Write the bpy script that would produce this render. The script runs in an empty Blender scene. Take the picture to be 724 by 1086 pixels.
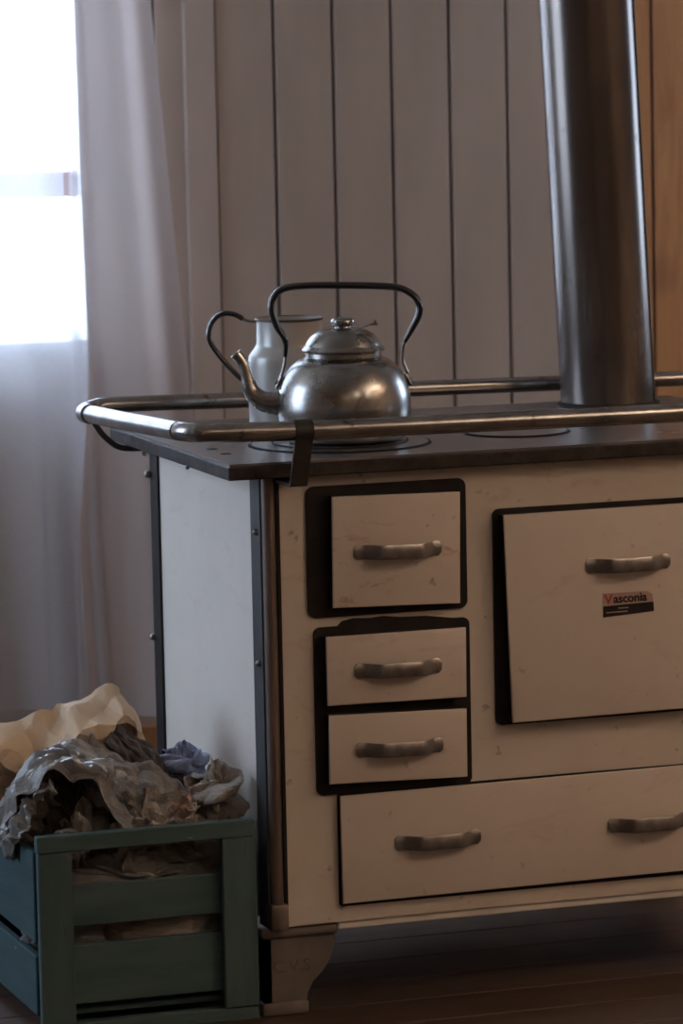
import bpy, bmesh, math, random
from mathutils import Vector, Matrix, noise
R = math.radians
scene = bpy.context.scene
C = scene.collection

# ------------------------------------------------------------------ camera
YAW, PITCH, ROLL = 0.323508753, 0.122786188, -0.0209462382
CAM = Vector((-1.69364669, -5.54508938, 1.44925562))
fw = Vector((math.sin(YAW)*math.cos(PITCH), math.cos(YAW)*math.cos(PITCH), -math.sin(PITCH)))
rt0 = Vector((math.cos(YAW), -math.sin(YAW), 0)); up0 = rt0.cross(fw)
rt = math.cos(ROLL)*rt0 + math.sin(ROLL)*up0
up = -math.sin(ROLL)*rt0 + math.cos(ROLL)*up0
cd = bpy.data.cameras.new('camera'); cam = bpy.data.objects.new('camera', cd); C.objects.link(cam)
cam.matrix_world = Matrix(((rt.x, up.x, -fw.x, CAM.x), (rt.y, up.y, -fw.y, CAM.y), (rt.z, up.z, -fw.z, CAM.z), (0, 0, 0, 1)))
cd.sensor_fit = 'VERTICAL'; cd.sensor_height = 22.3; cd.lens = 4422.688/1086*22.3
cd.clip_start = 0.05; cd.clip_end = 100
cd.dof.use_dof = True; cd.dof.focus_distance = 5.75; cd.dof.aperture_fstop = 5.6
scene.camera = cam

# ------------------------------------------------------------------ light
SKY = 7.0
w = bpy.data.worlds.new('sky'); scene.world = w; w.use_nodes = True
wb = w.node_tree.nodes['Background']
wb.inputs[0].default_value = (0.61, 0.77, 1.0, 1); wb.inputs[1].default_value = SKY
scene.view_settings.view_transform = 'Standard'; scene.view_settings.look = 'None'
scene.view_settings.exposure = 0.0; scene.view_settings.gamma = 1.0
scene.view_settings.use_curve_mapping = False

def portal(loc, rot, sx, sy):
    l = bpy.data.lights.new('window_portal', 'AREA'); l.shape = 'RECTANGLE'; l.size = sx; l.size_y = sy
    l.cycles.is_portal = True
    o = bpy.data.objects.new('window_portal', l); C.objects.link(o); o.location = loc; o.rotation_euler = rot
def bulb(loc, power, radius=0.05, col=(1.0, 0.80, 0.62)):
    l = bpy.data.lights.new('ceiling_bulb', 'POINT'); l.energy = power; l.shadow_soft_size = radius; l.color = col
    o = bpy.data.objects.new('ceiling_bulb', l); C.objects.link(o); o.location = loc
# room: x -2.7..3.3, y -6.6..2.1, z 0..2.6
WY = 2.1
WIN = (-0.95, 0.398, 0.812, 2.05)           # back wall window  x0 x1 z0 z1
LWIN_ADDED = (0.45, 2.00, 0.80, 2.45)             # added unseen left wall window, lights the stove side  y0 y1 z0 z1
RWIN = (0.7, 1.6, 0.9, 2.0)                # right wall window
portal(((WIN[0]+WIN[1])/2, WY+0.16, (WIN[2]+WIN[3])/2), (R(-90), 0, 0), WIN[1]-WIN[0], WIN[3]-WIN[2])
portal((-2.86, (LWIN_ADDED[0]+LWIN_ADDED[1])/2, (LWIN_ADDED[2]+LWIN_ADDED[3])/2), (0, R(-90), 0), LWIN_ADDED[3]-LWIN_ADDED[2], LWIN_ADDED[1]-LWIN_ADDED[0])
portal((3.46, (RWIN[0]+RWIN[1])/2, (RWIN[2]+RWIN[3])/2), (0, R(90), 0), RWIN[3]-RWIN[2], RWIN[1]-RWIN[0])
def bounce_fill(loc, power, col=(1.0, 0.86, 0.74)):  # added unseen fill: upward spot for soft warm bounce off the ceiling
    l = bpy.data.lights.new('added_bounce_fill', 'SPOT'); l.energy = power; l.color = col; l.spot_size = R(130); l.spot_blend = 0.6; l.shadow_soft_size = 0.1
    o = bpy.data.objects.new('added_bounce_fill', l); C.objects.link(o); o.location = loc; o.rotation_euler = (R(180), 0, 0)
bulb((0.55, -3.6, 2.25), 9, 0.06)
bulb((1.75, -3.0, 2.2), 9, 0.06)
bounce_fill((-1.0, -5.9, 1.75), 60)
bounce_fill((2.5, -2.4, 1.75), 380)

# ------------------------------------------------------------------ helpers
def link(name, me, mat=None, parent=None, loc=None, smooth=False):
    o = bpy.data.objects.new(name, me); C.objects.link(o)
    if mat is not None:
        me.materials.clear(); me.materials.append(mat)
    if parent is not None: o.parent = parent
    if loc is not None: o.location = loc
    if smooth:
        for p in me.polygons: p.use_smooth = True
    return o
def tag(o, label, cat=None, group=None, kind=None):
    if label: o['label'] = label
    if cat: o['category'] = cat
    if group: o['group'] = group
    if kind: o['kind'] = kind
    return o
def empty(name, loc=(0, 0, 0), rz=0):
    o = bpy.data.objects.new(name, None); C.objects.link(o); o.location = loc; o.rotation_euler = (0, 0, rz)
    o.empty_display_size = 0.1
    return o
def bm_mesh(bm, name='m'):
    me = bpy.data.meshes.new(name); bm.normal_update(); bm.to_mesh(me); bm.free(); return me
def add_box(bm, x0, x1, y0, y1, z0, z1, bev=0.0, seg=2):
    r = bmesh.ops.create_cube(bm, size=1.0)
    vs = r['verts']
    for v in vs:
        v.co = Vector((x0 + (v.co.x+.5)*(x1-x0), y0 + (v.co.y+.5)*(y1-y0), z0 + (v.co.z+.5)*(z1-z0)))
    if bev > 0:
        es = list({e for v in vs for e in v.link_edges})
        bmesh.ops.bevel(bm, geom=es, offset=bev, segments=seg, affect='EDGES', profile=0.5)
def box(name, b, mat, parent=None, bev=0.0, seg=2, smooth=False):
    bm = bmesh.new(); add_box(bm, *b, bev=bev, seg=seg)
    return link(name, bm_mesh(bm, name), mat, parent, smooth=smooth)
def boxes(name, bs, mat, parent=None, bev=0.0):
    bm = bmesh.new()
    for b in bs: add_box(bm, *b, bev=bev)
    return link(name, bm_mesh(bm, name), mat, parent)
def lathe_mesh(prof, n=48, name='lathe', cap0=False, cap1=False):
    bm = bmesh.new(); rings = []
    for (r, z) in prof:
        if r < 1e-6: rings.append([bm.verts.new((0, 0, z))])
        else: rings.append([bm.verts.new((r*math.cos(2*math.pi*i/n), r*math.sin(2*math.pi*i/n), z)) for i in range(n)])
    for a, b in zip(rings, rings[1:]):
        for i in range(n):
            j = (i+1) % n
            if len(a) == 1 and len(b) == 1: continue
            if len(a) == 1: bm.faces.new((a[0], b[j], b[i]))
            elif len(b) == 1: bm.faces.new((a[i], a[j], b[0]))
            else: bm.faces.new((a[i], a[j], b[j], b[i]))
    if cap0 and len(rings[0]) > 1: bm.faces.new(list(reversed(rings[0])))
    if cap1 and len(rings[-1]) > 1: bm.faces.new(rings[-1])
    bmesh.ops.recalc_face_normals(bm, faces=bm.faces)
    return bm_mesh(bm, name)
def catmull(pts, sub=6):
    P = [Vector(p) for p in pts]; out = []
    for i in range(len(P)-1):
        p0 = P[max(i-1, 0)]; p1 = P[i]; p2 = P[i+1]; p3 = P[min(i+2, len(P)-1)]
        for k in range(sub):
            t = k/sub
            out.append(0.5*((2*p1) + (p2-p0)*t + (2*p0-5*p1+4*p2-p3)*t*t + (3*p1-p0-3*p2+p3)*t*t*t))
    out.append(P[-1]); return out
def interp(vals, sub):
    out = []
    for a, b in zip(vals, vals[1:]):
        out += [a + (b-a)*k/sub for k in range(sub)]
    return out + [vals[-1]]
def tube_mesh(path, radii, n=14, name='tube', caps=True, squash=None):
    # path list of Vectors, radii scalar or list; squash=(axis vector, factor) flattens the section along axis
    bm = bmesh.new(); N = len(path); rings = []
    if not hasattr(radii, '__len__'): radii = [radii]*N
    t0 = (path[1]-path[0]).normalized()
    ref = Vector((0, 0, 1)) if abs(t0.z) < 0.9 else Vector((0, 1, 0))
    nrm = (ref - t0*ref.dot(t0)).normalized()
    for i in range(N):
        t = (path[min(i+1, N-1)] - path[max(i-1, 0)]).normalized()
        nrm = (nrm - t*nrm.dot(t)).normalized(); b = t.cross(nrm)
        ring = []
        for k in range(n):
            a = 2*math.pi*k/n
            o = (nrm*math.cos(a) + b*math.sin(a))*radii[i]
            if squash: ax = squash[0]; o = o + ax*(o.dot(ax)*(squash[1]-1))
            ring.append(bm.verts.new(path[i]+o))
        rings.append(ring)
    for a, b in zip(rings, rings[1:]):
        for k in range(n):
            j = (k+1) % n; bm.faces.new((a[k], a[j], b[j], b[k]))
    if caps:
        bm.faces.new(list(reversed(rings[0]))); bm.faces.new(rings[-1])
    bmesh.ops.recalc_face_normals(bm, faces=bm.faces)
    return bm_mesh(bm, name)
def autosmooth(o, ang=35):
    me = o.data
    for p in me.polygons: p.use_smooth = True
    bm = bmesh.new(); bm.from_mesh(me)
    for e in bm.edges:
        if len(e.link_faces) == 2 and e.calc_face_angle(0) > R(ang): e.smooth = False
    bm.to_mesh(me); bm.free()
    return o

# ------------------------------------------------------------------ materials
class N:
    def __init__(s, name):
        s.m = bpy.data.materials.new(name); s.m.use_nodes = True
        s.t = s.m.node_tree; s.bsdf = s.t.nodes['Principled BSDF']
        s.tc = s.t.nodes.new('ShaderNodeTexCoord')
    def n(s, typ, **kw):
        x = s.t.nodes.new(typ)
        for k, v in kw.items(): setattr(x, k, v)
        return x
    def l(s, a, b): s.t.links.new(a, b)
    def noise(s, scale, detail=4, rough=0.55, stretch=(1, 1, 1), coord='Object', dist=0.0):
        mp = s.n('ShaderNodeMapping'); mp.inputs['Scale'].default_value = stretch
        s.l(s.tc.outputs[coord], mp.inputs[0])
        x = s.n('ShaderNodeTexNoise'); x.inputs['Scale'].default_value = scale
        x.inputs['Detail'].default_value = detail; x.inputs['Roughness'].default_value = rough
        x.inputs['Distortion'].default_value = dist
        s.l(mp.outputs[0], x.inputs['Vector']); return x.outputs['Fac']
    def ramp(s, fac, stops):
        r = s.n('ShaderNodeValToRGB'); e = r.color_ramp.elements
        while len(e) < len(stops): e.new(0.5)
        for i, (p, c) in enumerate(stops):
            e[i].position = p; e[i].color = (*c, 1) if len(c) == 3 else c
        s.l(fac, r.inputs[0]); return r.outputs[0]
    def mix(s, fac, a, b):
        x = s.n('ShaderNodeMix', data_type='RGBA')
        if hasattr(fac, 'node'): s.l(fac, x.inputs[0])
        else: x.inputs[0].default_value = fac
        for v, i in ((a, 6), (b, 7)):
            if hasattr(v, 'node'): s.l(v, x.inputs[i])
            else: x.inputs[i].default_value = (*v, 1)
        return x.outputs[2]
    def col(s, v):
        if hasattr(v, 'node'): s.l(v, s.bsdf.inputs['Base Color'])
        else: s.bsdf.inputs['Base Color'].default_value = (*v, 1)
        return s
    def set(s, **kw):
        for k, v in kw.items():
            i = s.bsdf.inputs[k.replace('_', ' ')]
            if hasattr(v, 'node'): s.l(v, i)
            else: i.default_value = v
        return s
    def bump(s, fac, strength=0.2, dist=0.002):
        b = s.n('ShaderNodeBump'); b.inputs['Strength'].default_value = strength; b.inputs['Distance'].default_value = dist
        s.l(fac, b.inputs['Height']); s.l(b.outputs[0], s.bsdf.inputs['Normal']); return s

def m_enamel(name, base, dirt, rust, k=1.0, speck=0.5, rough=0.38):
    m = N(name)
    a = m.noise(3.2, 5, 0.6); b = m.noise(9, 6, 0.7, stretch=(1, 1, 2.6), dist=0.6); c = m.noise(45, 3, 0.5)
    c1 = m.mix(m.ramp(a, [(0.38, (0, 0, 0)), (0.72, (1, 1, 1))]), base, dirt)
    c2 = m.mix(m.ramp(b, [(0.57, (0, 0, 0)), (0.72, (k*.75, k*.75, k*.75))]), c1, rust)
    c3 = m.mix(m.ramp(c, [(0.68, (0, 0, 0)), (0.75, (speck,)*3)]), c2, (0.10, 0.06, 0.045))
    m.col(c3).set(Roughness=rough, Specular_IOR_Level=0.4)
    m.bump(m.noise(6, 2), 0.08, 0.004)
    return m.m
M = {}
M['enamel'] = m_enamel('cream_enamel', (0.66, 0.585, 0.515), (0.58, 0.505, 0.43), (0.40, 0.24, 0.15), 0.5)
M['enamel_door'] = m_enamel('cream_enamel_door', (0.68, 0.595, 0.525), (0.61, 0.525, 0.455), (0.34, 0.13, 0.085), 1.25)
M['enamel_side'] = m_enamel('cream_enamel_side_lit', (0.82, 0.765, 0.70), (0.74, 0.69, 0.62), (0.5, 0.38, 0.26), 0.25, 0.0, 0.2)  # same cream enamel, window light put into a lighter base colour
M['enamel_drawer'] = m_enamel('cream_enamel_drawer', (0.68, 0.595, 0.525), (0.61, 0.525, 0.455), (0.42, 0.24, 0.16), 0.35, 0.3)
m = N('black_iron'); f = m.noise(22, 5)
m.col(m.ramp(f, [(0.3, (0.010, 0.009, 0.009)), (0.75, (0.028, 0.020, 0.017))])).set(Roughness=0.62, Specular_IOR_Level=0.25).bump(m.noise(90, 3), 0.15, 0.001); M['black'] = m.m
m = N('cast_iron_plate'); f = m.noise(7, 6, 0.65); g = m.noise(60, 4)
m.col(m.mix(m.ramp(f, [(0.35, (0, 0, 0)), (0.7, (1, 1, 1))]), (0.30, 0.28, 0.275), (0.42, 0.39, 0.38)))
m.set(Metallic=0.9, Roughness=m.ramp(f, [(0.3, (0.26,)*3), (0.75, (0.38,)*3)])).bump(g, 0.05, 0.0006); M['plate'] = m.m
m = N('plate_edge_iron'); f = m.noise(30, 6, 0.7)
m.col(m.ramp(f, [(0.35, (0.022, 0.017, 0.016)), (0.6, (0.065, 0.053, 0.048)), (0.75, (0.15, 0.13, 0.12))])).set(Metallic=0.5, Roughness=0.55).bump(f, 0.3, 0.002); M['plate_edge'] = m.m
m = N('aged_steel_tube'); f = m.noise(14, 6, 0.65); g = m.noise(40, 4, 0.6)
c1 = m.ramp(f, [(0.3, (0.20, 0.185, 0.175)), (0.55, (0.34, 0.32, 0.305)), (0.8, (0.47, 0.45, 0.435))])
m.col(m.mix(m.ramp(g, [(0.62, (0, 0, 0)), (0.70, (0.85,)*3)]), c1, (0.05, 0.03, 0.02)))
m.set(Metallic=0.9, Roughness=m.ramp(f, [(0.3, (0.28,)*3), (0.8, (0.19,)*3)])).bump(g, 0.05, 0.001); M['rail'] = m.m
m = N('aged_nickel'); f = m.noise(35, 5, 0.6)
m.col(m.ramp(f, [(0.3, (0.19, 0.17, 0.155)), (0.7, (0.42, 0.39, 0.365))])).set(Metallic=0.85, Roughness=0.36).bump(f, 0.06, 0.001); M['nickel'] = m.m
m = N('pipe_steel'); f = m.noise(3.5, 6, 0.65, stretch=(2.2, 2.2, 0.5)); g = m.noise(26, 5, 0.6, stretch=(1, 1, 0.5))
c1 = m.ramp(f, [(0.3, (0.105, 0.088, 0.079)), (0.52, (0.155, 0.130, 0.115)), (0.68, (0.25, 0.205, 0.17))])
m.col(m.mix(m.ramp(g, [(0.64, (0, 0, 0)), (0.74, (0.7,)*3)]), c1, (0.04, 0.028, 0.024)))
m.set(Metallic=0.85, Roughness=m.ramp(f, [(0.3, (0.20,)*3), (0.75, (0.30,)*3)])).bump(f, 0.03, 0.004); M['pipe'] = m.m
m = N('post_bronze'); f = m.noise(8, 5, 0.6, stretch=(3, 3, 0.6))
m.col(m.ramp(f, [(0.3, (0.17, 0.128, 0.108)), (0.6, (0.25, 0.20, 0.172)), (0.8, (0.34, 0.30, 0.28))])).set(Metallic=0.7, Roughness=0.42).bump(m.noise(50, 3), 0.06, 0.001); M['post'] = m.m
m = N('bracket_iron'); m.col(m.ramp(m.noise(30, 4), [(0.3, (0.028, 0.024, 0.022)), (0.7, (0.055, 0.046, 0.042))])).set(Metallic=0.5, Roughness=0.5); M['bracket'] = m.m
m = N('side_flange_grey'); f = m.noise(12, 5)
m.col(m.ramp(f, [(0.3, (0.045, 0.05, 0.056)), (0.7, (0.09, 0.092, 0.095))])).set(Metallic=0.3, Roughness=0.5); M['flange'] = m.m
m = N('leg_cast'); f = m.noise(16, 5)
m.col(m.ramp(f, [(0.3, (0.15, 0.125, 0.11)), (0.7, (0.24, 0.205, 0.18))])).set(Metallic=0.35, Roughness=0.55).bump(m.noise(70, 3), 0.15, 0.001); M['leg'] = m.m
m = N('kettle_aluminium'); f = m.noise(9, 6, 0.65); g = m.noise(70, 3)
h = m.noise(16, 6, 0.7, dist=0.8)
c1 = m.ramp(f, [(0.3, (0.28, 0.265, 0.25)), (0.7, (0.46, 0.445, 0.425))])
m.col(m.mix(m.ramp(h, [(0.55, (0, 0, 0)), (0.70, (0.75,)*3)]), c1, (0.15, 0.12, 0.10)))
m.set(Metallic=1.0, Roughness=m.ramp(f, [(0.3, (0.30,)*3), (0.7, (0.22,)*3)])).bump(g, 0.02, 0.001); M['alu'] = m.m
m = N('black_bakelite'); m.col((0.012, 0.011, 0.012)).set(Roughness=0.25, Specular_IOR_Level=0.6); M['bakelite'] = m.m
m = N('jug_enamel'); f = m.noise(12, 5)
m.col(m.ramp(f, [(0.35, (0.40, 0.38, 0.355)), (0.7, (0.52, 0.50, 0.465))])).set(Roughness=0.28, Metallic=0.15); M['jug'] = m.m
m = N('jug_rim'); m.col((0.09, 0.06, 0.045)).set(Roughness=0.4, Metallic=0.5); M['jugrim'] = m.m
def m_wood_paint(name, a, b, worn, stretch, wear=0.62):
    m = N(name); f = m.noise(7, 6, 0.6, stretch=stretch); g = m.noise(60, 5, 0.65, stretch=stretch)
    h = m.noise(14, 5, 0.7, stretch=stretch)
    c = m.ramp(f, [(0.3, a), (0.7, b)])
    m.col(m.mix(m.ramp(h, [(wear, (0, 0, 0)), (wear+0.12, (0.6,)*3)]), c, worn)).set(Roughness=0.7, Specular_IOR_Level=0.25)
    m.bump(g, 0.35, 0.0015); return m.m
M['crate_h'] = m_wood_paint('green_painted_wood', (0.056, 0.096, 0.098), (0.086, 0.136, 0.138), (0.04, 0.05, 0.048), (1, 6, 6))
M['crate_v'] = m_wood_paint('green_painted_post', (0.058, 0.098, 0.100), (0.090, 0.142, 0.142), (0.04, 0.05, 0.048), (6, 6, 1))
M['crate_s'] = m_wood_paint('green_painted_side_tinted', (0.034, 0.066, 0.074), (0.054, 0.096, 0.104), (0.04, 0.06, 0.065), (6, 1, 6))  # same green paint, bluish window light put into the side colour
m = N('wall_paint'); f = m.noise(4, 6, 0.6, stretch=(2, 1, 0.5)); g = m.noise(80, 4, 0.6, stretch=(1, 1, 0.15))
m.col(m.ramp(f, [(0.3, (0.395, 0.322, 0.272)), (0.7, (0.455, 0.375, 0.32))])).set(Roughness=0.6, Specular_IOR_Level=0.3).bump(g, 0.1, 0.001); M['wall'] = m.m
m = N('pine_board'); f = m.noise(5, 6, 0.6, stretch=(8, 8, 0.7), dist=0.8); g = m.noise(3.2, 2, 0.5, stretch=(1, 1, 0.6))
c = m.ramp(f, [(0.3, (0.36, 0.155, 0.055)), (0.7, (0.52, 0.25, 0.10))])
m.col(m.mix(m.ramp(g, [(0.66, (0, 0, 0)), (0.72, (0.6,)*3)]), c, (0.18, 0.06, 0.025))).set(Roughness=0.45).bump(f, 0.08, 0.002); M['pine'] = m.m
m = N('room_plaster'); m.col((0.44, 0.34, 0.26)).set(Roughness=0.8); M['plaster'] = m.m
m = N('ceiling_boards'); m.col((0.62, 0.52, 0.42)).set(Roughness=0.8); M['ceiling'] = m.m
m = N('dark_gap'); m.col((0.12, 0.09, 0.078)).set(Roughness=0.9); M['gap'] = m.m
m = N('floor_plank'); f = m.noise(4, 6, 0.62, stretch=(0.7, 9, 9), dist=0.5); g = m.noise(2.5, 4, 0.6)
c = m.ramp(f, [(0.3, (0.040, 0.022, 0.014)), (0.7, (0.090, 0.050, 0.029))])
m.col(m.mix(m.ramp(g, [(0.45, (0, 0, 0)), (0.75, (0.5,)*3)]), c, (0.115, 0.062, 0.037)))
m.set(Roughness=m.ramp(g, [(0.3, (0.45,)*3), (0.7, (0.62,)*3)])).bump(f, 0.12, 0.002); M['floor'] = m.m
m = N('window_frame_paint'); m.col((0.55, 0.40, 0.38)).set(Roughness=0.5); M['frame'] = m.m
m = N('jamb_white'); m.col((0.78, 0.76, 0.77)).set(Roughness=0.5); M['jamb'] = m.m
m = N('window_glass'); m.col((1, 1, 1)).set(Roughness=0.0, IOR=1.0, Transmission_Weight=1.0); M['glass'] = m.m
def m_cloth(name, colr, transp, trans=0.5):
    m = N(name); t = m.t; t.nodes.remove(m.bsdf)
    out = t.nodes['Material Output']
    d = m.n('ShaderNodeBsdfDiffuse'); d.inputs[0].default_value = (*colr, 1)
    tl = m.n('ShaderNodeBsdfTranslucent'); tl.inputs[0].default_value = (*colr, 1)
    tp = m.n('ShaderNodeBsdfTransparent')
    a = m.n('ShaderNodeMixShader'); a.inputs[0].default_value = trans
    b = m.n('ShaderNodeMixShader')
    # weave: tiny variation of openness
    f = m.noise(320, 2, 0.5); r = m.n('ShaderNodeMapRange'); m.l(f, r.inputs[0])
    r.inputs[3].default_value = max(transp-0.06, 0); r.inputs[4].default_value = transp+0.06
    m.l(r.outputs[0], b.inputs[0])
    m.l(d.outputs[0], a.inputs[1]); m.l(tl.outputs[0], a.inputs[2])
    m.l(a.outputs[0], b.inputs[1]); m.l(tp.outputs[0], b.inputs[2]); m.l(b.outputs[0], out.inputs[0])
    return m.m
M['sheer'] = m_cloth('sheer_fabric', (0.78, 0.77, 0.80), 0.42, 0.46)
M['drape'] = m_cloth('gathered_fabric', (0.50, 0.425, 0.395), 0.03, 0.30)
def m_paper(name, a, b, ink=None, rough=0.75, coat=0.0, inkscale=110, crumple=0.35):
    m = N(name); f = m.noise(9, 6, 0.65); c = m.ramp(f, [(0.3, a), (0.7, b)])
    if ink:
        mp = m.n('ShaderNodeMapping'); mp.inputs['Scale'].default_value = (1, 1, 1); m.l(m.tc.outputs['UV'], mp.inputs[0])
        mp.inputs['Scale'].default_value = (2, 4, 1)
        nz = m.n('ShaderNodeTexNoise'); nz.inputs['Scale'].default_value = 16; nz.inputs['Detail'].default_value = 5; m.l(mp.outputs[0], nz.inputs[0])
        blk = m.n('ShaderNodeTexNoise'); blk.inputs['Scale'].default_value = 2.6; blk.inputs['Detail'].default_value = 0.5; m.l(m.tc.outputs['UV'], blk.inputs[0])
        k = m.ramp(nz.outputs['Fac'], [(0.40, (0, 0, 0)), (0.62, (0.32,)*3)])
        c = m.mix(k, c, ink[0])
        c = m.mix(m.ramp(blk.outputs['Fac'], [(0.57, (0, 0, 0)), (0.60, (0.85,)*3)]), c, ink[1])
    m.col(c).set(Roughness=rough, Coat_Weight=coat, Coat_Roughness=0.22, Specular_IOR_Level=0.3)
    m.bump(m.noise(38, 5, 0.7, dist=1.0), crumple, 0.006)
    return m.m
M['kraft'] = m_paper('kraft_paper', (0.60, 0.43, 0.28), (0.70, 0.52, 0.35), crumple=0.25)
M['news'] = m_paper('newsprint', (0.24, 0.225, 0.21), (0.33, 0.31, 0.29), ((0.07, 0.06, 0.06), (0.13, 0.11, 0.105)))
M['news_film'] = m_paper('newsprint_glossy', (0.22, 0.21, 0.195), (0.30, 0.285, 0.265), ((0.07, 0.06, 0.055), (0.16, 0.13, 0.11)), rough=0.5, coat=0.5)
M['news_blue'] = m_paper('newsprint_blue_photo', (0.13, 0.16, 0.30), (0.36, 0.40, 0.54), ((0.02, 0.03, 0.12), (0.03, 0.05, 0.20)), rough=0.4, coat=0.4)
M['news_pale'] = m_paper('newsprint_pale', (0.36, 0.32, 0.285), (0.47, 0.43, 0.39), ((0.12, 0.10, 0.10), (0.26, 0.17, 0.14)))
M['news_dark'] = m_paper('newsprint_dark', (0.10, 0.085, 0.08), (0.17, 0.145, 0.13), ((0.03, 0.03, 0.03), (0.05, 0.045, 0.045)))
m = N('clear_film'); t_ = m.t; t_.nodes.remove(m.bsdf)
g_ = m.n('ShaderNodeBsdfGlossy'); g_.inputs['Roughness'].default_value = 0.16; g_.inputs[0].default_value = (0.9, 0.9, 0.9, 1)
p_ = m.n('ShaderNodeBsdfTransparent'); x_ = m.n('ShaderNodeMixShader'); fr = m.n('ShaderNodeMath', operation='MULTIPLY'); lw = m.n('ShaderNodeLayerWeight'); lw.inputs[0].default_value = 0.25; m.l(lw.outputs['Facing'], fr.inputs[0]); fr.inputs[1].default_value = 0.45
m.l(fr.outputs[0], x_.inputs[0]); m.l(p_.outputs[0], x_.inputs[1]); m.l(g_.outputs[0], x_.inputs[2]); m.l(x_.outputs[0], t_.nodes['Material Output'].inputs[0]); M['film'] = m.m
m = N('sticker_pink'); m.col((0.46, 0.31, 0.27)).set(Roughness=0.4); M['st_pink'] = m.m
m = N('sticker_black'); m.col((0.012, 0.010, 0.010)).set(Roughness=0.4); M['st_black'] = m.m
m = N('sticker_red'); m.col((0.42, 0.07, 0.045)).set(Roughness=0.4); M['st_red'] = m.m
m = N('dark_emboss'); m.col((0.135, 0.11, 0.095)).set(Roughness=0.6); M['emboss'] = m.m
m = N('dry_leaf'); m.col((0.16, 0.085, 0.035)).set(Roughness=0.6); M['leaf'] = m.m

# ------------------------------------------------------------------ room shell
X0, X1, Y0, Y1, Z1 = -2.7, 3.3, -6.6, WY, 2.6
fl = box('floor', (X0, X1, Y0, Y1+0.1, -0.10, -0.012), M['gap']); tag(fl, 'dark brown plank floor', kind='structure')
pw = 0.128; k = 0
y = Y0
random.seed(3)
while y < Y1 + 0.02:
    box('plank', (X0, X1, y+0.0012, min(y+pw, Y1+.1)-0.0012, -0.013, 0.0), M['floor'], fl, bev=0.0012, seg=1)
    y += pw
ce = box('ceiling', (X0, X1, Y0, Y1+0.1, Z1, Z1+0.1), M['ceiling']); tag(ce, None, kind='structure')
wr = box('wall_rear', (X0, X1, Y0-0.1, Y0, 0, Z1), M['plaster']); tag(wr, None, kind='structure')
def holed(name, axis, p0, p1, a0, a1, win, mat):
    bs = []
    for (u0, u1, z0, z1) in ((a0, win[0], 0, Z1), (win[1], a1, 0, Z1), (win[0], win[1], 0, win[2]), (win[0], win[1], win[3], Z1)):
        bs.append((p0, p1, u0, u1, z0, z1) if axis == 'x' else (u0, u1, p0, p1, z0, z1))
    o = boxes(name, bs, mat); tag(o, None, kind='structure'); return o
holed('wall_left', 'x', X0-0.12, X0, Y0, Y1, LWIN_ADDED, M['plaster'])
holed('wall_right', 'x', X1, X1+0.12, Y0, Y1, RWIN, M['plaster'])
wb_ = holed('wall_back', 'y', WY+0.009, WY+0.12, X0, X1, WIN, M['gap'])
tag(wb_, 'back wall of vertical grey painted boards', kind='structure')
# vertical tongue boards, each its own piece
BW = 0.1190; b0 = 0.6335
def board(x0, x1, z0, z1, mat):
    return box('board', (x0+0.0030, x1-0.0030, WY, WY+0.016, z0, z1), mat, wb_, bev=0.0025, seg=1)
i = -29
PX = 1.472
while b0 + i*BW < PX - 0.01:
    x0 = b0 + i*BW; x1 = min(x0 + BW, PX)
    if x1 > WIN[0] and x0 < WIN[1]:
        if x0 < WIN[0]: x0b = x0
        if x1 > WIN[1]:
            board(WIN[1], x1, 0, Z1, M['wall'])
            board(x0, WIN[1], 0, WIN[2], M['wall']); board(x0, WIN[1], WIN[3], Z1, M['wall'])
        elif x0 < WIN[0]:
            board(x0, WIN[0], 0, Z1, M['wall'])
            board(WIN[0], x1, 0, WIN[2], M['wall']); board(WIN[0], x1, WIN[3], Z1, M['wall'])
        else:
            board(x0, x1, 0, WIN[2], M['wall']); board(x0, x1, WIN[3], Z1, M['wall'])
    else:
        if x1 > X0: board(max(x0, X0), x1, 0, Z1, M['wall'])
    i += 1
pb = [PX, 1.535]
while pb[-1] < X1 - 0.12: pb.append(pb[-1] + 0.12)
pb.append(X1)
for a, b in zip(pb, pb[1:]):
    o = board(a, b, 0, Z1, M['pine']); o['label'] = 'bare orange pine board'
t = box('trim_1', (0.571, 0.6305, WY-0.014, WY+0.001, 0.0, Z1), M['wall'], bev=0.002); tag(t, 'narrow grey corner strip beside the curtain', kind='structure')
bb = box('baseboard_back', (X0, X1, WY-0.014, WY+0.001, 0, 0.065), M['pine'], bev=0.004); tag(bb, None, kind='structure')
# window in the back wall
wn = empty('window_1', ((WIN[0]+WIN[1])/2, WY, WIN[2])); tag(wn, 'bright sash window behind the sheer curtain', kind='structure')
def wbox(name, b, mat, bev=0.003):
    o = box(name, b, mat, wn, bev=bev); o.matrix_parent_inverse = Matrix.Translation(wn.location).inverted(); return o
wbox('window_jamb', (WIN[1]-0.028, WIN[1], WY+0.005, WY+0.12, WIN[2], WIN[3]), M['jamb'])
wbox('window_jamb', (WIN[0], WIN[0]+0.03, WY+0.005, WY+0.12, WIN[2], WIN[3]), M['frame'])
wbox('window_head', (WIN[0], WIN[1], WY+0.005, WY+0.12, WIN[3]-0.03, WIN[3]), M['frame'])
wbox('window_sill', (WIN[0]-0.03, WIN[1]+0.012, WY-0.006, WY+0.12, WIN[2]-0.018, WIN[2]+0.002), M['jamb'])
wbox('glazing_bar', (WIN[0]+0.03, WIN[1]-0.028, WY+0.05, WY+0.09, 1.083, 1.132), M['frame'])
wbox('glazing_bar', (-0.33, -0.285, WY+0.052, WY+0.088, WIN[2], WIN[3]-0.03), M['frame'])
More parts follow.
